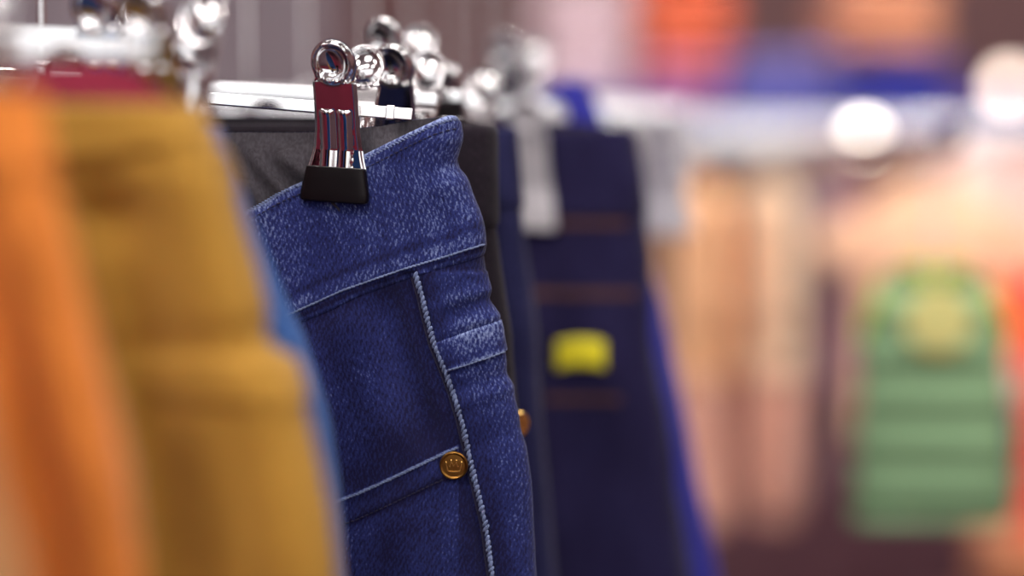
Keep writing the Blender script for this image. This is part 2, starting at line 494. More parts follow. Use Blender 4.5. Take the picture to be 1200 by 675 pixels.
def make_clip(hanger, pos, yaw, roll=0.0, k=0.0003, jaw=None, spread=1.0, lean=0.0, gap=10, leaf=None):
    mtx = Matrix.Translation(pos) @ Matrix.Rotation(roll, 4, 'Y') @ Matrix.Rotation(-yaw, 4, 'Z') @ Matrix.Rotation(lean, 4, 'X')
    first = None
    for sgn in (-1, 1):
        v, f = leaf_mesh(k, sgn, gap)
        v = [Vector((p.x, p.y * spread, p.z)) for p in v]
        o = MB().add([mtx @ p for p in v], f).build('clip_leaf', leaf or M['chrome'], hanger)
        v, f = jaw_mesh(k, sgn, gap)
        MB().add([mtx @ p for p in v], f).build('rubber_jaw', jaw or M['rubber'], o)
        if sgn == -1:
            # coil spring round the pivot between the leaves
            pts = []
            for i in range(90):
                a = 2 * PI * i / 14; pts.append(mtx @ Vector((lerp(-17, 17, i / 89) * k, math.cos(a) * 6.5 * k, (97 + math.sin(a) * 6.5) * k)))
            MB().tube(pts, 1.3 * k, 8).build('spring', M['chrome'], o)
    return mtx

RAIL_D = Vector((math.sin(math.radians(14)), math.cos(math.radians(14)), 0))
RAIL_P = Vector((-0.189, 0.85, 1.075))
def rail_at(Y): return RAIL_P + RAIL_D * ((Y - RAIL_P.y) / RAIL_D.y)

def make_hanger(label, Y, end, tilt, clip_u, clip_v, yaw=0.36, k=0.0003, half=None, group='chrome clip hangers on the rail', bar_h=0.0042, clips=2, jaw=None, ring=True, roll=0.0, lean=0.0, gap=16, leaf=None):
    """end: pixel of the bar's right-hand end. clip_u, clip_v: pixel of the jaw's bottom centre."""
    e = plane(end[0], end[1], Y); rc = rail_at(Y)
    hx = half or (e.x - rc.x)
    dirv = Vector((-math.cos(tilt), 0, math.sin(tilt)))
    ctr = e + dirv * (hx / math.cos(tilt)); far = e + dirv * (2 * hx / math.cos(tilt))
    top = RAIL_P.z + 0.0125 + 0.0018
    root = thing('clip_hanger', label, 'clothes hanger', (ctr.x, Y, ctr.z), group)
    ang = Matrix.Rotation(tilt, 4, 'Y')
    L = hx / math.cos(tilt)
    mb = MB().box((-L, -0.0011, -bar_h / 2), (L, 0.0011, bar_h / 2), 0.0003, Matrix.Translation(ctr) @ ang @ Matrix.Rotation(math.radians(-8), 4, 'X'))
    bar = mb.build('bar', M['chrome'], root, False)
    if ring:
        for sx in (1, -1):
            MB().box((-0.0016, -0.0017, -bar_h / 2 - 0.0006), (0.0016, 0.0017, bar_h / 2 + 0.0006), 0.0006,
                     Matrix.Translation(ctr + dirv * (-sx) * (L - 0.0078)) @ ang @ Matrix.Rotation(math.radians(-8), 4, 'X')).build('bar_stop', M['chrome'], bar, False)
    # hook: stem up from the bar, question-mark bend over the rail
    pts = [ctr + Vector((0, 0, 0.0)), ctr + Vector((0, 0, 0.008))]
    cz = RAIL_P.z; cx = rc.x; rr = 0.0158
    low = Vector((cx, Y, cz - 0.034))
    pts.append(lerp(ctr, low, 0.7)); pts.append(low)
    for i in range(15):
        a = -PI * 0.42 + i / 14 * PI * 1.32
        pts.append(Vector((cx + rr * math.cos(a), Y, cz - 0.0012 + rr * math.sin(a))))
    MB().tube(pts, 0.0016, 10).build('hook', M['chrome'], root)
    MB().lathe([(0.0032, -0.004), (0.0036, -0.003), (0.0036, 0.005), (0.0024, 0.0065)], Matrix.Translation(ctr), 16).build('collar', M['chrome'], root)
    cp = plane(clip_u, clip_v, Y)
    make_clip(root, cp, yaw, roll, k, jaw, 1.0, lean, gap, leaf)
    if clips > 1:
        q = Vector((2 * ctr.x - cp.x, Y, cp.z + (far.z - e.z) * 0.5)); make_clip(root, q, yaw, 0.0, k, jaw, 1.0, 0.0, gap, leaf)
    return root

# ------------------------------------------------------------------ hero: blue jeans in focus
YH = 0.856
TH = 0.0095
H_edge = [(539, 100), (539, 145), (537, 187), (549, 222), (562, 263), (566, 290), (575, 345), (583, 370), (589, 407), (608, 484), (618, 540), (623, 590), (626, 675), (634, 800), (640, 1000), (640, 2200)]
H_left = [(-400, 100), (-420, 300), (-500, 600), (-520, 800), (-480, 2200)]
H_ftop = [(-420, 215), (-200, 262), (0, 285), (150, 283), (230, 268), (295, 243), (330, 223), (395, 198), (430, 183), (470, 163), (510, 144), (528, 138), (540, 138)]
H_btop = [(-420, 165), (0, 160), (280, 157), (360, 157), (440, 151), (500, 141), (540, 142)]
H_band = [(-420, 350), (-100, 420), (150, 425), (250, 405), (345, 370), (400, 345), (470, 320), (530, 302), (566, 288), (600, 276)]
seam = [(487, 322), (494, 345), (501, 375), (509, 405), (521, 434), (532, 464), (541, 494), (553, 549), (562, 585), (569, 615), (577, 675), (586, 760), (596, 900), (602, 1050), (604, 1600), (604, 2100)]
seam_v = [(b, a) for a, b in seam]
band_u = sorted(H_band)
pk_top = [(240, 650), (320, 615), (385, 588), (420, 575), (460, 557), (500, 538), (522, 528), (538, 521)]
def hero_extra(sh, p, n):
    if n.y > 0.5: return 0.0
    u, v = sh.px(p + Vector((0, sh.Y, 0)))
    d = 0.0
    fr = clamp(-n.y * 2)
    if 318 < v:
        su = interp(seam_v, v)
        d += fr * (-0.0016 * math.exp(-((u - su + 9) / 7.0) ** 2) + 0.0012 * smooth(su - 2, su + 10, u))
        # long soft pleat left of the seam
        d += -0.0034 * fr * math.exp(-((u - (su - 42)) / 20.0) ** 2) * smooth(318, 360, v) * (1 - smooth(500, 560, v))
        d += 0.0016 * fr * math.exp(-((u - (su - 95)) / 30.0) ** 2) * smooth(330, 390, v) * (1 - smooth(500, 560, v))
    bv = interp(band_u, u)
    dv = v - bv
    if 0 < dv < 60: d += 0.0007 * fr * nz(u * 0.07, dv * 0.01, 3.3) * (1 - dv / 60)
    # creases dragged across the waistband towards the clip, and the tuck at the side
    if dv < 0:
        d += 0.0011 * nz((u * 0.8 + v * 0.9) * 0.022, (u - v) * 0.006, 9.1) * smooth(-10, 20, -dv)
        d += -0.0024 * math.exp(-(((v - 192) - (u - 540) * -0.25) / 13.0) ** 2) * smooth(490, 540, u)
        d += 0.0012 * math.exp(-(((v - 160) - (u - 540) * -0.2) / 12.0) ** 2) * smooth(480, 540, u)
    if u > 500:
        for (cv, w, k_) in ((355, 8, -0.0010), (376, 7, 0.0009), (342, 9, 0.0007), (448, 9, -0.0008), (466, 9, 0.0007), (520, 14, -0.0007)):
            d += k_ * math.exp(-(((v - cv) + (u - 560) * 0.35) / w) ** 2) * smooth(508, 545, u)
    return d
def hero_wear(p, s, t):
    u, v = hero_px(p)
    w = 0.33 + 0.22 * nz(u * 0.012, v * 0.008, 1.0) + 0.10 * nz(u * 0.05, v * 0.02, 4.0)
    if s > 0.52: return 0.3
    dv = v - interp(band_u, u)
    if dv > 0:
        w -= 0.20 * math.exp(-(dv / 14.0) ** 2)
        w -= 0.16
        if v > 318:
            du = u - interp(seam_v, v)
            w -= 0.26 * math.exp(-((du + 20) / 22.0) ** 2) + 0.10 * math.exp(-((du - 14) / 8.0) ** 2)
            if du > 0:
                w += 0.20 * smooth(8, 40, du)
                for cv in (342, 376, 395): w += 0.16 * math.exp(-(((v - cv) + (u - 560) * 0.3) / 9.0) ** 2)
            w += 0.10 * math.exp(-((du + 150) / 55.0) ** 2)
            w -= 0.10 * smooth(430, 520, v) * smooth(-20, -60, du) if False else 0
        pv = interp(pk_top, u)
        if u < 545: w -= 0.18 * math.exp(-((v - pv + 14) / 20.0) ** 2)
    else:
        w += 0.14 + 0.12 * math.exp(-((dv + 14) / 8.0) ** 2)
        w -= 0.30 * math.exp(-((dv + 26) / 5.0) ** 2)
    return clamp(w)
def hero_band_wear(p, s, t):
    w = hero_wear(p, s, t)
    if t < 0.02: w += 0.45
    elif t < 0.05: w += 0.15
    if t > 0.965: w += 0.35
    elif t > 0.86: w -= 0.15 * smooth(0.86, 0.95, t)
    return clamp(w)
def hero_px(p):
    d = p - CAM; w = d.dot(FW); return 600 + d.dot(RT) / w * FP, 337.5 - d.dot(UP) / w * FP
clip_x = plane(399, 200, YH).x
ctr_x = rail_at(YH).x
hero, hs, h_top, h_band, h_zc = make_trousers(
    'jeans', 'sharp mid blue jeans with a brass rivet, held by the clip in focus', YH, TH, H_edge, H_left, H_ftop, H_btop, H_band, 770, 2150,
    M['denim'], M['grey_lining'], 'trousers on the near rail', seed=2.0, wrinkle=0.75,
    pinch=((clip_x, plane(0, 200, YH).z, 0.74, 0.024, -0.26), (2 * ctr_x - clip_x, plane(0, 200, YH).z, 0.74, 0.024, -0.26)),
    dense=True, wearf=hero_wear, band_wear=hero_band_wear, extra=hero_extra, cat='jeans')

def front_patch(name, m, parent, sh, us, top, bot, rows, off, wear):
    """Extra layer sewn on the front: pixel columns us between the lines top(u) and bot(u)."""
    vs = []; uvs = []; we = []
    for t in rows:
        for u in us:
            v = lerp(top(u), bot(u), t); p = sh.surf(u, v, off(t, u)); vs.append(p); uvs.append((p.x * 1.0 + 0.013, p.z)); we.append(wear(p, u, v, t))
    n = len(us); fs = [(i * n + k, i * n + n + k, i * n + n + k + 1, i * n + k + 1) for i in range(len(rows) - 1) for k in range(n - 1)]
    return link(name, vs, fs, m, parent, True, uvs, we)

# front patch pocket with its folded edge
def edge_step(t, u, band=0.135):
    o = 0.0012 * math.sqrt(clamp(t / 0.012))
    o = o - 0.0006 * smooth(band - 0.008, band + 0.012, t)
    return o - 0.0004
us = [240 + 2.5 * i for i in range(int(303 / 2.5))]
def pocket_bottom(u): return interp(pk_top, u) + 235
def pocket_wear(p, u, v, t):
    w = 0.22 + 0.2 * nz(u * 0.012, v * 0.008, 1.0) + 0.1 * nz(u * 0.05, v * 0.03, 8.0)
    dv = v - interp(pk_top, u)
    w += 0.30 * math.exp(-(dv / 4.0) ** 2) + 0.06 * math.exp(-((dv - 18) / 10.0) ** 2) - 0.22 * math.exp(-((dv - 33) / 6.0) ** 2) + 0.08 * math.exp(-((dv - 50) / 14.0) ** 2)
    w -= 0.12 * math.exp(-((u - interp(seam_v, v)) / 18.0) ** 2)
    return clamp(w)
us = [u for u in us if u < 539]
pocket = front_patch('pocket', M['denim'], hero, hs, us, lambda u: interp(pk_top, u), pocket_bottom, [0, 0.004, 0.008, 0.012] + [0.012 + 0.988 * i / 90 for i in range(1, 91)], edge_step, pocket_wear)
stitches(hs, 'pocket_stitching', M['denim_thread'], pocket, [(a, b + 3) for a, b in pk_top], 3.6, 6.0, 2.6, 0.5, 0.0004, 0.0009)
stitches(hs, 'lower_pocket_stitching', M['dark_thread'], pocket, [(a, b + 33) for a, b in pk_top[:-1]], 6.0, 5.2, 1.8, 0.1, 0.0003, 0.0003)
# band of the back yoke wrapped over the side fold
sA, zA = hs.s_px(511, 404)
def yl(u0, v0, u1, v1):
    a, b = plane(u0, v0, YH - TH), plane(u1, v1, YH - TH); m_ = (b.z - a.z) / (b.x - a.x)
    def f(s):
        q = hs.P(s, a.z, 0, False)[0]; return a.z + (q.x - a.x) * m_ + (0 if s < 0.46 else (s - 0.46) * 0.03)
    return f
ycols = [lerp(sA, 0.495, i / 70) for i in range(71)]
def yw(p, s, t):
    w = hero_wear(p, s, 0.5) + 0.05; w += 0.30 * math.exp(-((t - 0.95) / 0.06) ** 2) + 0.22 * math.exp(-((t - 0.03) / 0.08) ** 2) - 0.16 * math.exp(-((t - 0.75) / 0.12) ** 2)
    return clamp(w)
yoke = patch(hs, 'yoke_band', M['denim'], hero, ycols, yl(511, 401, 590, 374), yl(526, 436, 590, 414), [i / 26 for i in range(27)],
             lambda t, s: 0.0013 * math.sqrt(clamp(t / 0.06)) * math.sqrt(clamp((1 - t) / 0.04)) * (0.8 + 0.2 * smooth(0.1, 0.2, t)) - 0.0002, yw)
stitches(hs, 'yoke_stitching', M['denim_thread'], yoke, [(527, 433), (548, 427), (570, 419), (586, 412)], 4.2, 5.4, 2.4, 0.15, 0.0004, 0.0009)
# thick roped seam down the side
stitches(hs, 'side_seam', M['denim_thread'], hero, seam, 5.8, 10.0, 5.0, 0.6, 0.0007, 0.0008, 0.25)
cord(hs, 'side_seam_groove', M['dark_thread'], hero, [(a - 4.5, b + 2) for a, b in seam], 1.8, -0.0002)
# waistband seams
wb = [c for c in hero.children if c.name.startswith('waistband')][0]
bl = [(u, interp(band_u, u) - 4) for u in range(250, 564, 4)]
stitches(hs, 'waistband_stitching', M['denim_thread'], wb, bl, 4.4, 6.4, 2.6, 0.18, 0.0004, 0.0016)
tl = [(u, sinterp(sorted(H_ftop), u) + 13) for u in range(270, 532, 4)]
stitches(hs, 'top_stitching', M['dark_thread'], wb, tl, 6.0, 4.5, 1.7, 0.05, 0.0003, 0.0014)
ln = [(u, sinterp(sorted(H_ftop), u) + 2.0) for u in range(262, 536, 3)]
stitches(hs, 'top_edge_stitching', M['denim_thread'], wb, ln, 3.4, 5.5, 2.2, 0.75, 0.0004, 0.0008)
# brass rivet with a small crown pressed in its face
bc = hs.surf(532, 545, 0.0008)
k = 0.0003 * (bc - CAM).dot(FW) / 0.85
nrm = Vector((-0.05, -1, -0.02)).normalized()
bm_ = Matrix.Translation(bc) @ nrm.to_track_quat('Z', 'Y').to_matrix().to_4x4()
rivet = MB().lathe([(14.5 * k, -1.5 * k), (16.6 * k, 0.5 * k), (17.0 * k, 3.0 * k), (16.4 * k, 5.0 * k), (15.2 * k, 5.8 * k), (13.8 * k, 5.3 * k), (13.0 * k, 4.6 * k), (6 * k, 4.9 * k), (0.2 * k, 5.0 * k)], bm_, 48).build('rivet', M['brass'], hero)
ux = Vector((1, 0, 0)); uz = Vector((0, 0, 1))
def bp(a, b, h=5.0): return bc + ux * a * k + uz * b * k - Vector((0, 1, 0)) * h * k
crown = MB()
crown.tube([bp(-7, -6.5), bp(0, -7.4), bp(7, -6.5)], 0.9 * k, 6)
crown.tube([bp(-7, -6), bp(-9, 3), bp(-4.5, -1.5), bp(-3.2, 5), bp(0, -1), bp(3.2, 5), bp(4.5, -1.5), bp(9, 3), bp(7, -6)], 0.8 * k, 6)
for a, b in ((-9, 4), (-3.2, 6.3), (3.2, 6.3), (9, 4)): crown.lathe([(0.2 * k, -1.2 * k), (1.3 * k, 0), (0.2 * k, 1.2 * k)], Matrix.Translation(bp(a, b, 5.2)), 10)
crown.build('crown_emblem', M['brass_bright'], rivet)
make_hanger('chrome clip hanger in sharp focus holding the mid blue jeans', YH, (483, 134.5), math.radians(4.6), 399, 237, yaw=0.27, roll=0.062, gap=12.5, group='chrome clip hangers on the rail', half=None)
# ------------------------------------------------------------------ other trousers on the near rail
G = 'trousers on the near rail'
def std_left(du): return [(-du, 100), (-du - 20, 300), (-du - 80, 600), (-du - 60, 2600)]
def simple(name, label, Y, T, edge, top, bandh, m, lining, seed, lu=450, hem=None, back_rise=8, cat='trousers', wrinkle=1.0, crotch=None, dip=0, lining_depth=0.06, wearf=None, btop=None, ftop=None, clip=None, yaw=0.3, extra=None):
    k = 0.85 / Y
    e0 = edge[0][0]
    ft = [(-lu - 40, top + dip * 0.4), (e0 - 420 * k, top + dip), (e0 - 160 * k, top + dip * 0.5), (e0 - 40 * k, top), (e0 + 4, top)]
    if ftop: ft = ftop
    pin = ()
    if clip is not None:
        cx = plane(clip, top, Y).x; rx = rail_at(Y).x; zt = plane(0, top + 60, Y).z; pin = tuple((q, zt, 1 - 0.0026 / T, 0.022, -math.tan(yaw)) for q in (cx, 2 * rx - cx))
    bt = btop or [(-lu - 40, top - back_rise), (e0 - 150 * k, top - back_rise), (e0 - 20, top - back_rise * 0.3), (e0 + 4, top)]
    bd = [(u, v + bandh) for u, v in ft]; bd[-1] = (edge[0][0] + 60, top + bandh - 6)
    return make_trousers(name, label, Y, T, edge, std_left(lu), ft, bt, bd, crotch or top + 640 * k, hem or (164 + (CZ - 0.36) * FP / Y), m, lining, G, seed=seed, wrinkle=wrinkle, cat=cat, lining_depth=lining_depth, wearf=wearf, pinch=pin, extra=extra)

M['orange_cloth'] = cloth('orange_twill', srgb(220, 130, 54), 0.12)
M['ochre_cloth'] = cloth('ochre_corduroy', srgb(178, 134, 54), 0.14)
M['burgundy_cloth'] = cloth('burgundy_cotton', srgb(150, 46, 70), 0.12)
M['tan_cloth'] = cloth('tan_cotton', srgb(190, 140, 90), 0.12)
M['cobalt_cloth'] = cloth('cobalt_cotton', srgb(50, 52, 154), 0.15)
M['black_lining'] = cloth('black_lining', (0.02, 0.016, 0.022, 1), 0.3)

def folds(*spec):
    # spec: (pixel line [(v, u)], height in m, half width in pixels)
    def f(sh, p, n):
        if n.y > 0.4: return 0.0
        u, v = sh.px(p + Vector((0, sh.Y, 0)))
        return clamp(-n.y * 1.5) * sum(h * math.exp(-((u - interp(l, v)) / w) ** 2) * smooth(l[0][0] - 10, l[0][0] + 60, v) for l, h, w in spec)
    return f
def bands(*spec):
    def f(sh, p, n):
        if n.y > 0.7: return 0.0
        u, v = sh.px(p + Vector((0, sh.Y, 0)))
        return sum(h * math.exp(-((v - interp(l, u)) / w) ** 2) for l, h, w in spec)
    return f
def both_f(a, b): return lambda sh, p, n: a(sh, p, n) + b(sh, p, n)
tan = simple('trousers', 'tan trousers just entering the lower left corner', 0.50, 0.014, [(-75, 90), (-60, 250), (-35, 430), (-8, 560), (22, 675), (60, 900), (60, 3000)], 118, 80, M['tan_cloth'], M['black_lining'], 11, lu=520, clip=-200, yaw=0.3)
orange = simple('trousers', 'blurred orange trousers nearest the left edge', 0.575, 0.017, [(40, 80), (50, 125), (66, 211), (104, 357), (134, 480), (154, 560), (162, 620), (172, 675), (190, 900), (190, 3000)], 112, 95, M['orange_cloth'], M['orange_cloth'], 21, lu=500, wrinkle=1.2, extra=folds(([(130, 22), (300, 66), (480, 98), (675, 132)], 0.007, 34), ([(200, -60), (400, -10), (560, 40), (675, 62)], -0.010, 38)), clip=-60, yaw=0.3)
ochre = simple('trousers', 'blurred ochre yellow trousers beside the orange ones', 0.655, 0.016, [(228, 80), (236, 130), (262, 170), (285, 250), (308, 330), (324, 395), (344, 425), (356, 480), (374, 560), (392, 675), (410, 900), (410, 3000)], 124, 62, M['ochre_cloth'], M['burgundy_cloth'], 31, lu=480, wrinkle=1.0, extra=both_f(folds(([(150, 215), (300, 262), (420, 300), (560, 335), (675, 355)], 0.004, 40), ([(200, 108), (400, 148), (675, 182)], -0.012, 60), ([(430, 320), (560, 345), (675, 360)], 0.004, 50)), bands(([(100, 200), (250, 168)], -0.0022, 9), ([(100, 420), (340, 392)], -0.003, 16))),
                btop=[(-520, 84), (20, 84), (60, 80), (150, 82), (176, 92), (205, 112), (232, 124)], lining_depth=0.04, clip=-70)
# raised band sewn round the ochre leg
osh = ochre[1]
sO, zO = osh.s_px(150, 435)
ob = patch(osh, 'hip_band', M['ochre_cloth'], ochre[0], [lerp(sO, 0.6, i / 50) for i in range(51)], lambda s: zO + 0.004, lambda s: zO - 0.0095, [i / 12 for i in range(13)],
           lambda t, s: 0.0016 * math.sqrt(clamp(t / 0.1)) * math.sqrt(clamp((1 - t) / 0.1)))
bright = simple('jeans', 'narrow strip of bright blue jeans showing behind the ochre trousers', 0.735, 0.011, [(255, 100), (262, 170), (300, 260), (335, 345), (362, 410), (382, 480), (396, 570), (408, 675), (420, 900), (420, 2600)], 150, 80, M['bright_denim'], M['black_lining'], 41, lu=450, cat='jeans', clip=205, yaw=0.42)
burg = simple('trousers', 'burgundy trousers mostly hidden behind the ochre ones', 0.785, 0.010, [(168, 90), (180, 150), (215, 250), (240, 400), (265, 675), (280, 900), (280, 2600)], 128, 80, M['burgundy_cloth'], M['burgundy_cloth'], 51, lu=450, clip=140, yaw=0.3)

black = simple('jeans', 'black jeans with a brass button directly behind the sharp blue pair', 0.905, 0.009, [(578, 100), (579, 150), (580, 200), (581, 262), (584, 285), (592, 350), (601, 420), (607, 480), (613, 560), (622, 675), (628, 900), (628, 2400)], 148, 120, M['black_denim'], M['black_lining'], 61, lu=400, cat='jeans', wrinkle=0.8, clip=467, yaw=0.4)
bsh = black[1]
bb = bsh.surf(604.5, 498, 0.0006)
MB().lathe([(0.0038, -0.0004), (0.0047, 0.0004), (0.0049, 0.0012), (0.0042, 0.0020), (0.0010, 0.0021)], Matrix.Translation(bb) @ Vector((0.75, -0.66, 0)).to_track_quat('Z', 'Y').to_matrix().to_4x4(), 28).build('button', M['brass_bright'], black[0])
stitches(bsh, 'side_stitching', M['black_lining'], black[0], [(560, 300), (572, 360), (584, 430), (592, 500), (600, 600)], 6, 6, 2, 0.2)

navy = simple('jeans', 'blurred navy jeans between the black pair and the yellow tagged pair', 1.0, 0.010, [(600, 100), (603, 150), (610, 230), (618, 300), (630, 380), (636, 480), (646, 600), (654, 700), (660, 2300)], 150, 95, M['navy_denim'], M['black_lining'], 71, lu=330, cat='jeans', clip=545, yaw=0.5)
tagged = simple('jeans', 'dark ink blue jeans with a yellow tag, blurred beyond the sharp pair', 1.12, 0.012, [(738, 100), (741, 150), (752, 215), (760, 285), (764, 350), (772, 430), (786, 510), (798, 590), (812, 675), (830, 800), (830, 2200)], 150, 105, M['ink_denim'], M['black_lining'], 81, lu=260, cat='jeans', wrinkle=1.5, clip=624, yaw=0.3)
tsh = tagged[1]
sT, zT0 = tsh.s_px(560, 345)
patch(tsh, 'pocket_edge', M['brown_thread'], tagged[0], [lerp(tsh.s_px(600, 360)[0], 0.43, i / 30) for i in range(31)], lambda s: zT0 + 0.0022, lambda s: zT0 - 0.0016, [i / 6 for i in range(7)], lambda t, s: 0.0010)
for v_, ua, ub in ((262, 640, 735), (468, 640, 728)):
    zz_ = tsh.s_px(640, v_)[1]
    patch(tsh, 'pocket_edge', M['brown_thread'], tagged[0], [lerp(tsh.s_px(ua, v_)[0], tsh.s_px(ub, v_)[0], i / 24) for i in range(25)], lambda s: zz_ + 0.0016, lambda s: zz_ - 0.0014, [i / 6 for i in range(7)], lambda t, s: 0.0010)
# yellow tag sewn to the pocket
M['yellow_tag'] = plain('yellow_label', srgb(235, 222, 40), 0.45, 0.08, 60)
ta, tb = (652, 400), (709, 433)
vs = []; fs = []
for i in range(9):
    for j in range(15):
        vs.append(tsh.surf(lerp(ta[0], tb[0], j / 14), lerp(ta[1], tb[1], i / 8) - 4 * math.sin(j / 14 * PI), 0.0016))
for i in range(8):
    for j in range(14): a = i * 15 + j; fs.append((a, a + 15, a + 16, a + 1))
n0 = len(vs); vs += [v + Vector((0, 0.0012, 0)) for v in vs]; fs += [tuple(reversed([a + n0 for a in f])) for f in fs]
for j in range(14): fs += [(j, j + 1, j + 1 + n0, j + n0), (120 + j, 120 + j + n0, 121 + j + n0, 121 + j)]
for i in range(8): fs += [(i * 15, i * 15 + n0, i * 15 + 15 + n0, i * 15 + 15), (i * 15 + 14, i * 15 + 29, i * 15 + 29 + n0, i * 15 + 14 + n0)]
link('yellow_tag', vs, fs, M['yellow_tag'], tagged[0])['label'] = 'yellow cloth tag'
cobalt = simple('trousers', 'cobalt blue trousers showing as a bright stripe behind the tagged jeans', 1.2, 0.012, [(690, 40), (690, 100), (705, 150), (740, 250), (772, 340), (796, 430), (815, 530), (831, 620), (840, 690), (850, 820), (850, 2200)], 98, 90, M['cobalt_cloth'], M['cobalt_cloth'], 91, lu=200, wrinkle=1.4, ftop=[(-240, 190), (400, 180), (560, 165), (610, 150), (632, 112), (650, 98), (694, 96)], btop=[(-240, 180), (400, 170), (560, 158), (610, 145), (632, 110), (650, 96), (694, 94)], clip=598, yaw=0.4)

# ------------------------------------------------------------------ the other hangers
make_hanger('chrome clip hanger with a dark reflecting clip right behind the sharp one', 0.905, (512, 117), math.radians(3.2), 467, 232, yaw=0.34, k=0.0003, roll=0.09)
make_hanger('chrome clip hanger whose clip head stands highest behind the sharp one', 0.95, (540, 113), math.radians(0.9), 458, 193, yaw=0.38, k=0.0003, roll=0.09)
make_hanger('chrome clip hanger of the navy jeans with small bright highlights', 1.0, (560, 119), math.radians(0.6), 545, 235, yaw=0.5, k=0.0003)
make_hanger('chrome clip hanger of the yellow tagged jeans, with a pale grey clip', 1.12, (650, 126), math.radians(0.6), 624, 268, yaw=0.3, k=0.00032, roll=0.05, jaw=M['pale_rubber'], leaf=M['pale_rubber'])
make_hanger('chrome clip hanger of the cobalt blue trousers, its blurred clip standing above the tagged jeans', 1.2, (662, 117), math.radians(0.6), 598, 185, yaw=0.4, k=0.00032, roll=0.09)
make_hanger('chrome clip hanger over the ochre trousers, its thick bright bar blurred', 0.645, (180, 54), math.radians(-1), -70, 190, yaw=0.3, k=0.0003, bar_h=0.0050)
make_hanger('chrome clip hanger glinting brightly above the right end of the ochre waist', 0.735, (225, 60), math.radians(4), 205, 205, yaw=0.42, k=0.0003)
make_hanger('chrome clip hanger over the orange trousers at the left edge', 0.575, (22, 86), math.radians(2), -60, 235, yaw=0.3, k=0.0003)
make_hanger('chrome clip hanger of the burgundy trousers, just left of the brightest glinting clip', 0.785, (185, 45), math.radians(3), 140, 190, yaw=0.3, k=0.0003)
make_hanger('chrome clip hanger of the tan trousers beyond the left edge', 0.50, (-120, 110), math.radians(2), -200, 235, yaw=0.3, k=0.0003)
make_hanger('empty chrome clip hanger with a pale jaw right of the tagged jeans', 1.3, (796, 132), math.radians(1), 778, 275, yaw=0.3, k=0.00034, group='empty hangers at the end of the rail', jaw=M['pale_rubber'], leaf=M['pale_rubber'], roll=0.05)
for i, (Y, w) in enumerate(((1.38, 'fourth'), (1.46, 'third'), (1.53, 'second'), (1.6, 'first'))):
    rc = rail_at(Y); u = 600 + (rc.x + 0.12) / Y * FP
    make_hanger('empty chrome clip hanger far along the rail, the %s from its end' % w, Y, (u, 122 + 3 * i), math.radians(0.5), u - 25, 240 - 5 * i, yaw=0.4, k=0.0003, group='empty hangers at the end of the rail')

# the rail itself, hung from the ceiling
rail = thing('hanging_rail', 'chrome clothes rail hung from the ceiling above the trousers', 'clothes rail', tuple(rail_at(1.0)))
MB().tube([rail_at(0.25), rail_at(1.75)], 0.0125, 24).build('rail_tube', M['chrome'], rail)
for Y in (0.3, 1.7):
    p = rail_at(Y); MB().tube([p + Vector((0, 0, 0.012)), Vector((p.x, p.y, 2.79))], 0.006, 12).build('suspension_rod', M['chrome'], rail)
    MB().lathe([(0.035, 0), (0.035, 0.006), (0.01, 0.01)], Matrix.Translation((p.x, p.y, 2.79)), 24).build('ceiling_plate', M['chrome'], rail)

# ------------------------------------------------------------------ room
X0, X1, Y0, Y1, ZC = -2.6, 2.8, -1.6, 5.6, 2.8
M['wall_brown'] = plain('mauve_brown_paint', srgb(148, 112, 112), 0.8, 0.06, 3)
M['wall_burg'] = plain('burgundy_paint', srgb(146, 62, 82), 0.7, 0.06, 3)
M['ceiling'] = plain('ceiling_paint', srgb(190, 180, 184), 0.9, 0.04, 3)
M['floor'] = plain('dark_floor', srgb(78, 55, 62), 0.45, 0.15, 5)
def slab(name, lo, hi, m): return tag(MB().box(lo, hi).build(name, m, None, False), kind='structure')
slab('floor', (X0 - .1, Y0 - .1, -0.1), (X1 + .1, Y1 + .1, 0), M['floor'])
slab('ceiling', (X0 - .1, Y0 - .1, ZC), (X1 + .1, Y1 + .1, ZC + .1), M['ceiling'])
slab('wall_far', (X0 - .1, Y1, 0), (X1 + .1, Y1 + .1, ZC), M['wall_brown'])
slab('wall_back', (X0 - .1, Y0 - .1, 0), (X1 + .1, Y0, 0.80), M['wall_burg'])
slab('wall_back', (X0 - .1, Y0 - .1, 2.5), (X1 + .1, Y0, ZC), M['wall_brown'])
slab('wall_back', (X0 - .1, Y0 - .1, 0.80), (-2.0, Y0, 2.5), M['wall_brown'])
slab('wall_back', (2.0, Y0 - .1, 0.80), (X1 + .1, Y0, 2.5), M['wall_brown'])
M['daylight'] = glow('daylight_pane', (0.93, 0.98, 1.0, 1), 1.25)
win = MB()
for x in (-2.0, -0.69, 0.63, 1.94): win.box((x, Y0 - 0.06, 0.80), (x + 0.06, Y0, 2.5))
win.box((-2.0, Y0 - .06, 0.80), (2.0, Y0 + 0.01, 0.84)); win.box((-2.0, Y0 - .06, 2.44), (2.0, Y0, 2.5))
M['white_metal'] = plain('white_metal', srgb(225, 222, 220), 0.4, 0.03)
wf = tag(win.build('window_1', M['white_metal'], None, False), kind='structure')
MB().box((-2.0, Y0 - .08, 0.80), (2.0, Y0 - .07, 2.5)).build('window_pane', M['daylight'], wf, False)
slab('wall_left', (X0 - .1, Y0, 0), (X0, Y1, ZC), M['wall_brown'])
slab('wall_right', (X1, Y0, 0), (X1 + .1, Y1, ZC), M['wall_brown'])

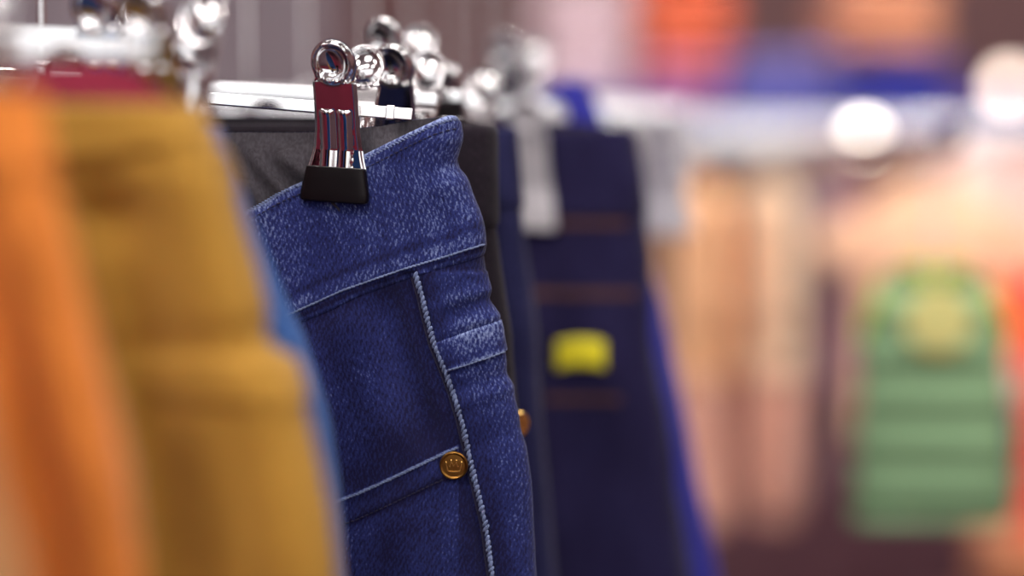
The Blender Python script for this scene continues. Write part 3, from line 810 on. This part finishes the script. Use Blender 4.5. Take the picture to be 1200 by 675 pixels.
# ------------------------------------------------------------------ ceiling lights of the shop, spotlight beams added
M['panel'] = glow('light_panel', (1.0, 0.95, 0.92, 1), 11)
M['spot'] = glow('spot_lamp', (1.0, 0.93, 0.84, 1), 260)
def panel(x, y, lab):
    t = thing('ceiling_light', lab, 'ceiling light', (x, y, ZC - 0.03), 'square ceiling lights')
    f = MB()
    for (a, b, c, d) in ((-.32, -.32, .32, -.30), (-.32, .30, .32, .32), (-.32, -.30, -.30, .30), (.30, -.30, .32, .30)): f.box((x + a, y + b, ZC - .03), (x + c, y + d, ZC))
    f.build('frame', M['white_metal'], t, False)
    MB().box((x - .30, y - .30, ZC - .02), (x + .30, y + .30, ZC - .012)).build('diffuser', M['panel'], t, False)
for x in (-1.5, 0.0, 1.5):
    for y in (-0.9, 0.5, 2.0, 3.6):
        panel(x, y, 'square light panel in the ceiling above the shop floor')
def spot(x, y, z, aim, lab, watts=0, cone=50):
    t = thing('spotlight', lab, 'spotlight', (x, y, z), 'ceiling spotlights')
    d = (Vector(aim) - Vector((x, y, z))).normalized(); mt = Matrix.Translation((x, y, z)) @ d.to_track_quat('Z', 'Y').to_matrix().to_4x4()
    MB().lathe([(0.02, -0.13), (0.045, -0.12), (0.05, 0.0), (0.052, 0.015), (0.046, 0.015), (0.044, -0.01), (0.02, -0.012)], mt, 28).build('housing', M['white_metal'], t)
    MB().lathe([(0.043, -0.008), (0.036, 0.002), (0.02, 0.008), (0.001, 0.010)], mt, 28).build('lamp', M['spot'], t)
    if watts:  # added beam from an unseen source, brightening the cloth it is aimed at
        ld = bpy.data.lights.new('added_beam', 'SPOT'); ld.energy = watts; ld.color = (1.0, 0.90, 0.80); ld.spot_size = math.radians(cone); ld.spot_blend = 0.6; ld.shadow_soft_size = 0.05
        lo = bpy.data.objects.new('added_beam', ld); COL.objects.link(lo); lo.parent = t; lo.location = d * 0.02; lo.rotation_euler = (-d).to_track_quat('Z', 'Y').to_euler()
    MB().tube([mt @ Vector((0, 0, -0.08)), Vector((x, y, ZC))], 0.008, 10).build('bracket', M['white_metal'], t)
spot(-0.6, -0.5, 2.45, (-0.10, 0.85, 0.9), 'unseen white spotlight behind the viewer, its beam added to light the jeans', 30, 40)
spot(0.735, 0.4, 2.45, (0.36, 2.35, 0.72), 'unseen white spotlight added over the aisle to brighten the baby clothes', 150, 38)  # added to brighten the baby clothes and put a highlight on their rail
spot(-1.0, 1.6, 2.45, (0, 0.9, 0.9), 'white spotlight hung from the ceiling left of the rail')

# ------------------------------------------------------------------ the wall unit and the baby clothes across the aisle
M['dark_board'] = plain('dark_maroon_board', srgb(110, 76, 86), 0.6, 0.1, 5)
M['blue_board'] = plain('blue_board', srgb(44, 52, 160), 0.5, 0.06, 5)
YR = 2.38
def X(u, Y): return plane(u, 164, Y).x
def Z(v, Y): return plane(600, v, Y).z
unit = thing('display_unit', 'dark wall unit with a blue top shelf and a chrome clothes rail', 'display unit', (X(1100, 2.9), 2.85, 0))
MB().box((X(735, 3.0), 3.0, 0.0), (X(1620, 3.0), 3.03, Z(139, 2.56) - 0.0005), 0.003).build('back_panel', M['dark_board'], unit)
MB().box((X(735, 2.75), 2.45, 0.0), (X(1620, 2.75), 2.998, 0.16), 0.004).build('plinth', M['dark_board'], unit)
MB().box((X(640, 2.6), 2.56, Z(139, 2.56)), (X(1610, 2.6), 3.03, Z(118, 2.56)), 0.003).build('top_shelf', M['blue_board'], unit)
rl = MB().tube([(X(762, YR), YR, Z(166, YR)), (X(1600, YR), YR, Z(166, YR))], 0.0150, 32).build('clothes_rail', M['chrome'], unit)
MB().box((X(768, 2.30), 2.300, Z(193, 2.30)), (X(1600, 2.30), 2.306, Z(141, 2.30)), 0.0015).build('front_bar', M['satin_chrome'], unit)
for u in (778, 1310): MB().box((X(u, YR) - 0.006, 2.3055, Z(172, 2.30)), (X(u, YR) + 0.006, YR, Z(160, 2.30)), 0.001).build('bar_bracket', M['satin_chrome'], unit)
for u in (778, 1310):
    MB().tube([(X(u, YR), YR, Z(166, YR)), (X(u, YR), 2.8, Z(166, YR)), (X(u, YR), 2.8, Z(139, 2.56))], 0.008, 12).build('rail_bracket', M['satin_chrome'], rl)
for u, Ye in ((1097, 1.44), (1290, 1.85)):
    # straight display arms standing out from the rail
    x = X(u, 1.5 if u < 1200 else 1.9); MB().tube([(x, YR, Z(166, YR)), (x, Ye, Z(166, YR)), (x, Ye - 0.004, Z(166, YR) + 0.012)], 0.006, 12).build('display_arm', M['satin_chrome'], unit)

def folded(label, u0, u1, v0, v1, Y, depth, col, mname, seed, roll=0.0, group='folded clothes on the blue shelf', layers=1):
    """Folded garment: soft rounded slab of cloth layers."""
    x0, x1, z0, z1 = X(u0, Y), X(u1, Y), Z(v1, Y), Z(v0, Y)
    mm = M.get(mname) or cloth(mname, col, 0.12); M[mname] = mm
    root = thing('folded_sweater', label, 'folded clothes', ((x0 + x1) / 2, Y + depth / 2, z0), group)
    for q in range(layers):
        a, b = lerp(z0, z1, q / layers), lerp(z0, z1, (q + 1) / layers) - 0.001
        vs = []; fs = []; nx, nn = 28, 28
        for i in range(nx + 1):
            f = i / nx; x = lerp(x0, x1, f); e = min(1.0, math.sqrt(max(0.0, 1 - (abs(2 * f - 1)) ** 8)) + 0.04)
            for j in range(nn):
                t = 2 * PI * j / nn; c, s_ = math.cos(t), math.sin(t)
                y = math.copysign(abs(c) ** 0.3, c) * depth / 2 * (0.9 + 0.1 * e); z = math.copysign(abs(s_) ** 0.45, s_) * (b - a) / 2 * e
                wv = 0.004 * nz(x * 18 + seed, y * 14, z * 30 + q)
                zz = (a + b) / 2 + z + (wv if s_ > 0 else 0) + (x - x0) * roll * (0.5 + 0.5 * s_)
                vs.append((x + wv, Y + depth / 2 + y + wv, max(zz, z0)))
        for i in range(nx):
            for j in range(nn): fs.append((i * nn + j, i * nn + (j + 1) % nn, (i + 1) * nn + (j + 1) % nn, (i + 1) * nn + j))
        fs.append(tuple(range(nn))); fs.append(tuple(nx * nn + j for j in range(nn)))
        MB().add(vs, fs).build('fold', mm, root)
    return root
ST = 118
folded('pale mauve folded sweater at the left end of the blue shelf', 628, 742, -25, ST, 2.62, 0.26, srgb(222, 196, 204), 'pale_mauve_knit', 1, layers=4)
folded('pink folded sweater under the orange stack on the blue shelf', 748, 846, 66, ST, 2.62, 0.26, srgb(214, 130, 160), 'pink_knit', 2, layers=2)
folded('tall orange pile of folded knitwear on the blue shelf', 752, 862, -60, 65, 2.62, 0.26, srgb(236, 118, 82), 'orange_knit', 3, layers=4)
folded('periwinkle folded sweater in the middle of the blue shelf', 852, 985, 62, ST, 2.62, 0.26, srgb(118, 116, 184), 'periwinkle_knit', 4, layers=2)
folded('cobalt folded sweater at the right of the periwinkle one', 990, 1122, 72, ST, 2.62, 0.28, srgb(50, 56, 156), 'cobalt_knit', 5, roll=0.04, layers=2)
folded('peach folded sweater on top of the cobalt one', 985, 1105, -30, 60, 2.62, 0.24, srgb(236, 166, 128), 'peach_knit', 6, layers=3)

# globe lamp on the shelf
M['globe'] = glow('globe_lamp', (1.0, 0.78, 0.62, 1), 5.5)
gx, gr = X(1182, 2.70), 0.0145
lamp = thing('globe_lamp', 'round glowing lamp on the right of the blue shelf', 'lamp', (gx, 2.70, Z(ST, 2.56)))
MB().lathe([(0.012, 0), (0.012, 0.003), (0.007, 0.004), (0.006, 0.006)], Matrix.Translation((gx, 2.70, Z(ST, 2.56))), 24).build('base', M['white_metal'], lamp)
MB().lathe([(0.0005 + gr * math.sin(PI * i / 20), -gr * math.cos(PI * i / 20)) for i in range(21)], Matrix.Translation((gx, 2.70, Z(ST, 2.56) + 0.004 + gr)), 32).build('globe', M['globe'], lamp)

M['rail_highlight'] = glow('rail_highlight', (1.0, 0.90, 0.74, 1), 11)  # added bulb standing in for a bright reflection on the chrome rail
rx, rz_ = X(1012, 2.28), Z(160, 2.28)
rail_hl = thing('rail_highlight', 'small round bulb added as the highlight on the chrome bar', 'lamp', (rx, 2.30, rz_))
MB().lathe([(0.008, 0.0), (0.013, -0.004), (0.014, -0.010), (0.012, -0.012)], Matrix.Translation((rx, 2.2995, rz_)) @ Matrix.Rotation(-PI / 2, 4, "X"), 24).build("socket", M['white_metal'], rail_hl)
MB().lathe([(0.0004 + 0.0115 * math.sin(PI * i / 16), -0.0115 * math.cos(PI * i / 16)) for i in range(17)], Matrix.Translation((rx, 2.279, rz_)), 24).build('bulb', M['rail_highlight'], rail_hl)

def shirt_hanger(label, x, Y, zrail, w, drop, along='x', rr=0.017, group='thin wire hangers on the baby clothes rail', rail_axis='x'):
    """Wire hanger: hook over the rail, sloping shoulders."""
    root = thing('wire_hanger', label, 'clothes hanger', (x, Y, zrail - drop), group)
    d = Vector((1, 0, 0)) if along == 'x' else Vector((0, 1, 0))
    c = Vector((x, Y, zrail)); pts = [c + Vector((0, 0, -drop))]
    pts.append(c + Vector((0, 0, -rr - 0.012)))
    for i in range(13):
        a = -PI * 0.45 + i / 12 * PI * 1.35; pts.append(c + d * rr * math.cos(a) + Vector((0, 0, rr * math.sin(a) - 0.001)))
    MB().tube(pts, 0.0014, 8).build('hook', M['pale_rubber'], root)
    b = c + Vector((0, 0, -drop))
    MB().tube([b - d * w + Vector((0, 0, -w * 0.35)), b - d * w * 0.5 + Vector((0, 0, -w * 0.12)), b, b + d * w * 0.5 + Vector((0, 0, -w * 0.12)), b + d * w + Vector((0, 0, -w * 0.35))], 0.0022, 8).build('shoulder_bar', M['pale_rubber'], root)
    return root

def make_top(name, label, cat, Y, uc, v_neck, hw_px, v_hem, neck_px, shoulder_px, slope_px, m, group, sleeve=None, trim=None, thick=0.014, seed=0.0, yaw_edge=False, arm_px=55, curve=8):
    """A small top seen from the front: body loft, neckline, optional sleeves and trims."""
    pxm = Y / FP; x0 = X(uc, Y); zt = Z(v_neck, Y); zb = Z(v_hem, Y)
    root = thing(name, label, cat, (x0, Y, zb), group)
    n = 48; rows = 46; vs = []; fs = []
    H = v_hem - v_neck
    def hw(v):                                     # half width in pixels at v below the neck point
        if v < slope_px: return lerp(neck_px, shoulder_px, math.sqrt(v / slope_px) if sleeve is None else v / slope_px)
        if v < slope_px + arm_px: return lerp(shoulder_px, hw_px, smooth(0, 1, (v - slope_px) / arm_px))
        return hw_px + curve * smooth(slope_px + arm_px, H, v)
    def th(v): return thick * lerp(0.35, 1.0, smooth(0, slope_px + 30, v))
    for i in range(rows + 1):
        t = i / rows; v = H * (t ** 1.35)
        for j in range(n):
            a = 2 * PI * j / n; c, s_ = math.cos(a), math.sin(a)
            x = math.copysign(abs(c) ** 0.55, c) * hw(v) * pxm; y = s_ * th(v)
            z = zt - v * pxm
            if v < 40: z -= (1 - v / 40) * (0.55 if s_ < 0 else 0.1) * max(0.0, 1 - (x / (neck_px * pxm * 1.1)) ** 2) * 34 * pxm      # scooped neckline
            y += 0.0028 * nz(x * 30 + seed, z * 22, s_) * t; x += 0.0015 * nz(z * 30, seed, 3)
            vs.append((x0 + x, Y + y, z))
    for i in range(rows):
        for j in range(n): fs.append((i * n + j, i * n + (j + 1) % n, (i + 1) * n + (j + 1) % n, (i + 1) * n + j))
    body = MB().add(vs, fs).build('body', m, root)
    sol = body.modifiers.new('cloth', 'SOLIDIFY'); sol.thickness = 0.0012; sol.offset = 0
    ring = [Vector(vs[j]) for j in range(n)]
    MB().tube(ring + ring[:2], 0.0022, 8, False).build('collar', trim or m, root)
    if sleeve:
        for sd in (-1, 1):
            L, wd, ang = sleeve
            a = Vector((x0 + sd * (shoulder_px - 8) * pxm, Y, zt - (slope_px + 14) * pxm)); dr = Vector((sd * math.sin(ang), 0, -math.cos(ang)))
            vv = []; ff = []; m2 = 24
            for i in range(17):
                t = i / 16; c0 = a + dr * L * pxm * t; side = Vector((0, 1, 0)).cross(dr)
                r1 = lerp(wd, wd * 0.82, t) * pxm; r2 = thick * lerp(0.7, 0.8, t)
                for j in range(m2):
                    q = 2 * PI * j / m2; p = c0 + side * math.cos(q) * r1 + Vector((0, math.sin(q) * r2, 0)); vv.append(p + Vector((0, 0.002 * nz(p.x * 40, p.z * 40, seed), 0)))
            for i in range(16):
                for j in range(m2): ff.append((i * m2 + j, i * m2 + (j + 1) % m2, (i + 1) * m2 + (j + 1) % m2, (i + 1) * m2 + j))
            sl = MB().add(vv, ff).build('sleeve', m, root)
            so = sl.modifiers.new('cloth', 'SOLIDIFY'); so.thickness = 0.0012; so.offset = 0
    elif trim:
        for sd in (-1, 1):                          # bound armholes, also painting the colour halo along the edge
            pts = []
            for i in range(rows + 1):
                v = H * ((i / rows) ** 1.35)
                if slope_px * 0.75 <= v <= slope_px + arm_px + 6: pts.append((x0 + sd * (hw(v) * pxm + 0.0008), Y - th(v) * 0.25, zt - v * pxm))
            if len(pts) > 2: MB().tube(pts, 0.0024, 8).build('armhole_trim_halo', trim, root)
    return root, x0, pxm

# green striped sleeveless top, nearest of the baby clothes
def striped(name, c1, c2, period, phase, col_fn=None):
    m, nt, b = mat(name); L = nt.links.new
    g = nt.nodes.new('ShaderNodeNewGeometry') if False else nt.nodes.new('ShaderNodeTexCoord')
    sx = nt.nodes.new('ShaderNodeSeparateXYZ'); L(g.outputs['Object'], sx.inputs[0])
    q = nt.nodes.new('ShaderNodeMath'); q.operation = 'MULTIPLY_ADD'; q.inputs[1].default_value = 2 * PI / period; q.inputs[2].default_value = phase; L(sx.outputs['Z'], q.inputs[0])
    nn_ = nt.nodes.new('ShaderNodeTexNoise'); nn_.inputs['Scale'].default_value = 20; L(g.outputs['Object'], nn_.inputs['Vector'])
    q2 = nt.nodes.new('ShaderNodeMath'); q2.operation = 'MULTIPLY_ADD'; q2.inputs[1].default_value = 0.5; L(nn_.outputs['Fac'], q2.inputs[0]); L(q.outputs[0], q2.inputs[2])
    sn = nt.nodes.new('ShaderNodeMath'); sn.operation = 'SINE'; L(q2.outputs[0], sn.inputs[0])
    rp = nt.nodes.new('ShaderNodeValToRGB'); rp.color_ramp.elements[0].position = 0.42; rp.color_ramp.elements[1].position = 0.58
    rp.color_ramp.elements[0].color = c1; rp.color_ramp.elements[1].color = c2
    mr = nt.nodes.new('ShaderNodeMapRange'); mr.inputs['From Min'].default_value = -1; L(sn.outputs[0], mr.inputs['Value']); L(mr.outputs[0], rp.inputs['Fac'])
    L(rp.outputs['Color'], b.inputs['Base Color']); b.inputs['Roughness'].default_value = 0.9; b.inputs['Specular IOR Level'].default_value = 0.15
    return m
M['green_stripe'] = striped('green_striped_jersey', srgb(72, 92, 64), srgb(150, 188, 144), 52 * 1.5 / FP, 0.4)
M['lime_trim_halo'] = cloth('lime_trim_halo', srgb(170, 190, 40), 0.1)  # lime edging with the yellow-green blur halo put into its colour
BG_ = 'baby clothes across the aisle'
vest, vx, vp = make_top('baby_vest', 'green striped sleeveless baby top with a painted round yellowish badge', 'baby clothes', 1.5, 1097, 308, 84, 616, 30, 64, 26, M['green_stripe'], BG_, None, M['lime_trim_halo'], 0.013, 1, arm_px=60)
bz = Z(372, 1.5)
M['glint'] = plain('yellow_glint', srgb(196, 190, 122), 0.5, 0.08, 60)  # blurred disc of a small highlight, painted as a pale round on the cloth
MB().lathe([(0.0195, 0), (0.0215, 0.0012), (0.021, 0.0028), (0.012, 0.0034), (0.0004, 0.0036)], Matrix.Translation((X(1103, 1.48), 1.5 - 0.0165, bz)) @ Matrix.Rotation(PI / 2, 4, 'X'), 36).build('glint', M['glint'], vest)
ARM = Z(166, YR)
shirt_hanger('wire hanger inside the green striped top', vx, 1.5, ARM, 0.03, ARM - Z(322, 1.5), 'x', 0.010)
M['peach_jersey'] = cloth('peach_jersey', srgb(236, 190, 158), 0.08)
M['blush_jersey'] = cloth('blush_jersey', srgb(240, 205, 198), 0.08)
M['coral_jersey'] = cloth('coral_jersey', srgb(250, 96, 72), 0.08)
M['blue_grey_cotton'] = cloth('blue_grey_cotton', srgb(140, 140, 176), 0.1)
t1 = make_top('baby_shirt', 'peach baby shirt whose shoulder shows behind the green striped top', 'baby clothes', 1.95, 1092, 206, 84, 520, 26, 84, 46, M['peach_jersey'], BG_, (62, 30, 0.85), None, 0.014, 2)
shirt_hanger('wire hanger inside the peach baby shirt', t1[1], 1.95, ARM, 0.05, ARM - Z(220, 1.95), 'x', 0.010)
t2 = make_top('baby_shirt', 'blush pink baby shirt behind the peach one', 'baby clothes', 2.2, 1176, 176, 86, 470, 26, 86, 34, M['blush_jersey'], BG_, (60, 30, 0.8), None, 0.014, 3)
shirt_hanger('wire hanger inside the blush pink baby shirt', t2[1], YR, ARM, 0.05, 0.028, 'y', 0.0178)
t3 = make_top('baby_shirt', 'coral baby shirt cut off by the right edge, sleeve in view', 'baby clothes', 1.9, 1296, 282, 84, 640, 28, 92, 40, M['coral_jersey'], BG_, (92, 44, 0.36), None, 0.015, 4)
shirt_hanger('wire hanger inside the coral baby shirt', t3[1], 1.9, ARM, 0.05, ARM - Z(298, 1.9), 'x', 0.010)

def edge_on(name, label, u0, u1, v0, v1, m, seed, cat='baby clothes', Y=YR, depth=0.22, taper=0.8, m2=None, vsplit=None):
    """Garment hung sideways on the rail: shows the viewer its narrow side, sleeve down the middle."""
    xc, hwid = (X(u0, Y) + X(u1, Y)) / 2, (X(u1, Y) - X(u0, Y)) / 2
    zt, zb = Z(v0, Y), Z(v1, Y)
    root = thing(name, label, cat, (xc, Y, zb), BG_)
    def loft(nm, z0, z1, mt, d0, d1, w0, w1, yc=0.0):
        vs = []; fs = []; n = 32; R = 30
        for i in range(R + 1):
            t = i / R; z = lerp(z0, z1, t); w = lerp(w0, w1, t) * (0.25 + 0.75 * smooth(0, 0.12, t)); d = lerp(d0, d1, t) * (0.3 + 0.7 * math.sqrt(clamp(t / 0.18)))
            for j in range(n):
                a = 2 * PI * j / n; c, s_ = math.cos(a), math.sin(a)
                x = math.copysign(abs(c) ** 0.7, c) * w; y = math.copysign(abs(s_) ** 0.7, s_) * d
                wv = 0.006 * nz(y * 16 + seed, z * 7, x * 30) * smooth(0, 0.3, t); vs.append((xc + x + wv, Y + yc + y, z))
        for i in range(R):
            for j in range(n): fs.append((i * n + j, i * n + (j + 1) % n, (i + 1) * n + (j + 1) % n, (i + 1) * n + j))
        fs.append(tuple(range(n)))
        return MB().add(vs, fs).build(nm, mt, root)
    loft('body', zt, zb if vsplit is None else Z(vsplit, Y), m, depth * 0.42, depth * 0.5, hwid * 0.8, hwid)
    if vsplit is not None: loft('skirt', Z(vsplit - 14, Y), zb, m2 or m, depth * 0.5, depth * 0.55, hwid * 0.85, hwid * taper)
    loft('sleeve', zt - 0.012, lerp(zt, zb, 0.42), m, 0.035, 0.028, hwid * 0.5, hwid * 0.45, -depth * 0.5)
    shirt_hanger('wire hanger inside the %s' % label.split(',')[0], xc, Y, ARM, depth * 0.3, ARM - zt - 0.012, 'y' if False else 'y', 0.0178)
    return root
M['peach_cotton'] = cloth('peach_cotton', srgb(246, 192, 146), 0.08)
M['cream_cotton'] = cloth('cream_cotton', srgb(255, 228, 196), 0.06)
M['rose_cotton'] = cloth('rose_cotton', srgb(226, 172, 152), 0.08)
M['mauve_cotton'] = cloth('mauve_cotton', srgb(186, 140, 164), 0.1)
M['wine_cotton'] = cloth('wine_cotton', srgb(160, 84, 92), 0.1)
M['plum_cotton'] = cloth('plum_cotton', srgb(112, 88, 136), 0.1)
M['grey_mauve_cotton'] = cloth('grey_mauve_cotton', srgb(178, 160, 172), 0.08)
edge_on('baby_dress', 'peach baby dress at the left end of the baby clothes rail', 770, 858, 200, 596, M['peach_cotton'], 1, m2=M['rose_cotton'], vsplit=430)
edge_on('baby_dress', 'pale cream baby dress, brightest on the baby clothes rail', 866, 936, 200, 590, M['cream_cotton'], 2, m2=M['rose_cotton'], vsplit=425)
edge_on('baby_coat', 'thin grey mauve baby coat beside the cream dress', 943, 953, 206, 560, M['grey_mauve_cotton'], 3, depth=0.2)
edge_on('baby_coat', 'mauve baby coat right of the cream dress', 957, 984, 202, 440, M['mauve_cotton'], 4, m2=M['plum_cotton'])
edge_on('baby_coat', 'wine red baby coat between the mauve coat and the peach shirt', 990, 1014, 202, 470, M['wine_cotton'], 5)
edge_on('baby_coat', 'blue grey baby coat at the right edge below the coral sleeve', 1196, 1238, 202, 596, M['blue_grey_cotton'], 6)
# folded tan knit standing low at the right
folded('orange tan folded knit low down at the right corner', 1192, 1350, 650, 760, 2.1, 0.22, srgb(214, 140, 96), 'tan_knit', 8, group='folded clothes low on the right', layers=2)
tb_ = thing('low_table', 'small dark table under the folded tan knit', 'table', (X(1240, 2.1), 2.21, 0))
zt_ = Z(760, 2.1)
MB().box((X(1130, 2.1), 2.08, zt_ - 0.02), (X(1350, 2.1), 2.34, zt_ - 0.0005), 0.003).build('table_top', M['dark_board'], tb_)
for a in (1136, 1344):
    for b in (2.095, 2.325): MB().box((X(a, 2.1) - 0.008, b - 0.008, 0), (X(a, 2.1) + 0.008, b + 0.008, zt_ - 0.0205), 0.002).build('leg', M['dark_board'], tb_)

# grey slatted display panel beyond the rail on the left
M['grey_panel'] = plain('grey_mauve_panel', srgb(146, 134, 142), 0.7, 0.08, 3)
pn = thing('room_divider', 'tall grey room divider with upright boards beyond the left hangers', 'room divider', (X(80, 3.6), 3.6, 0))
xa, xb = X(-420, 3.6), X(395, 3.6)
for i in range(9):
    MB().box((lerp(xa, xb, i / 9) + 0.002, 3.58, 0.02), (lerp(xa, xb, (i + 1) / 9) - 0.002, 3.6 + 0.012 * (i % 2), 2.0), 0.003).build('upright_board', M['grey_panel'], pn)
MB().box((xa, 3.62, 0), (xb, 3.66, 1.98), 0.004).build('frame', M['dark_board'], pn)
SC.render.film_transparent = False
w = bpy.data.worlds.new('world'); SC.world = w; w.use_nodes = True
w.node_tree.nodes['Background'].inputs[0].default_value = (0.5, 0.45, 0.5, 1); w.node_tree.nodes['Background'].inputs[1].default_value = 0.2
SC.view_settings.view_transform = 'Standard'; SC.view_settings.look = 'None'; SC.view_settings.gamma = 1; SC.view_settings.use_curve_mapping = False
SC.view_settings.exposure = 0.0
SC.cycles.use_denoising = True
SC.cycles.max_bounces = 8
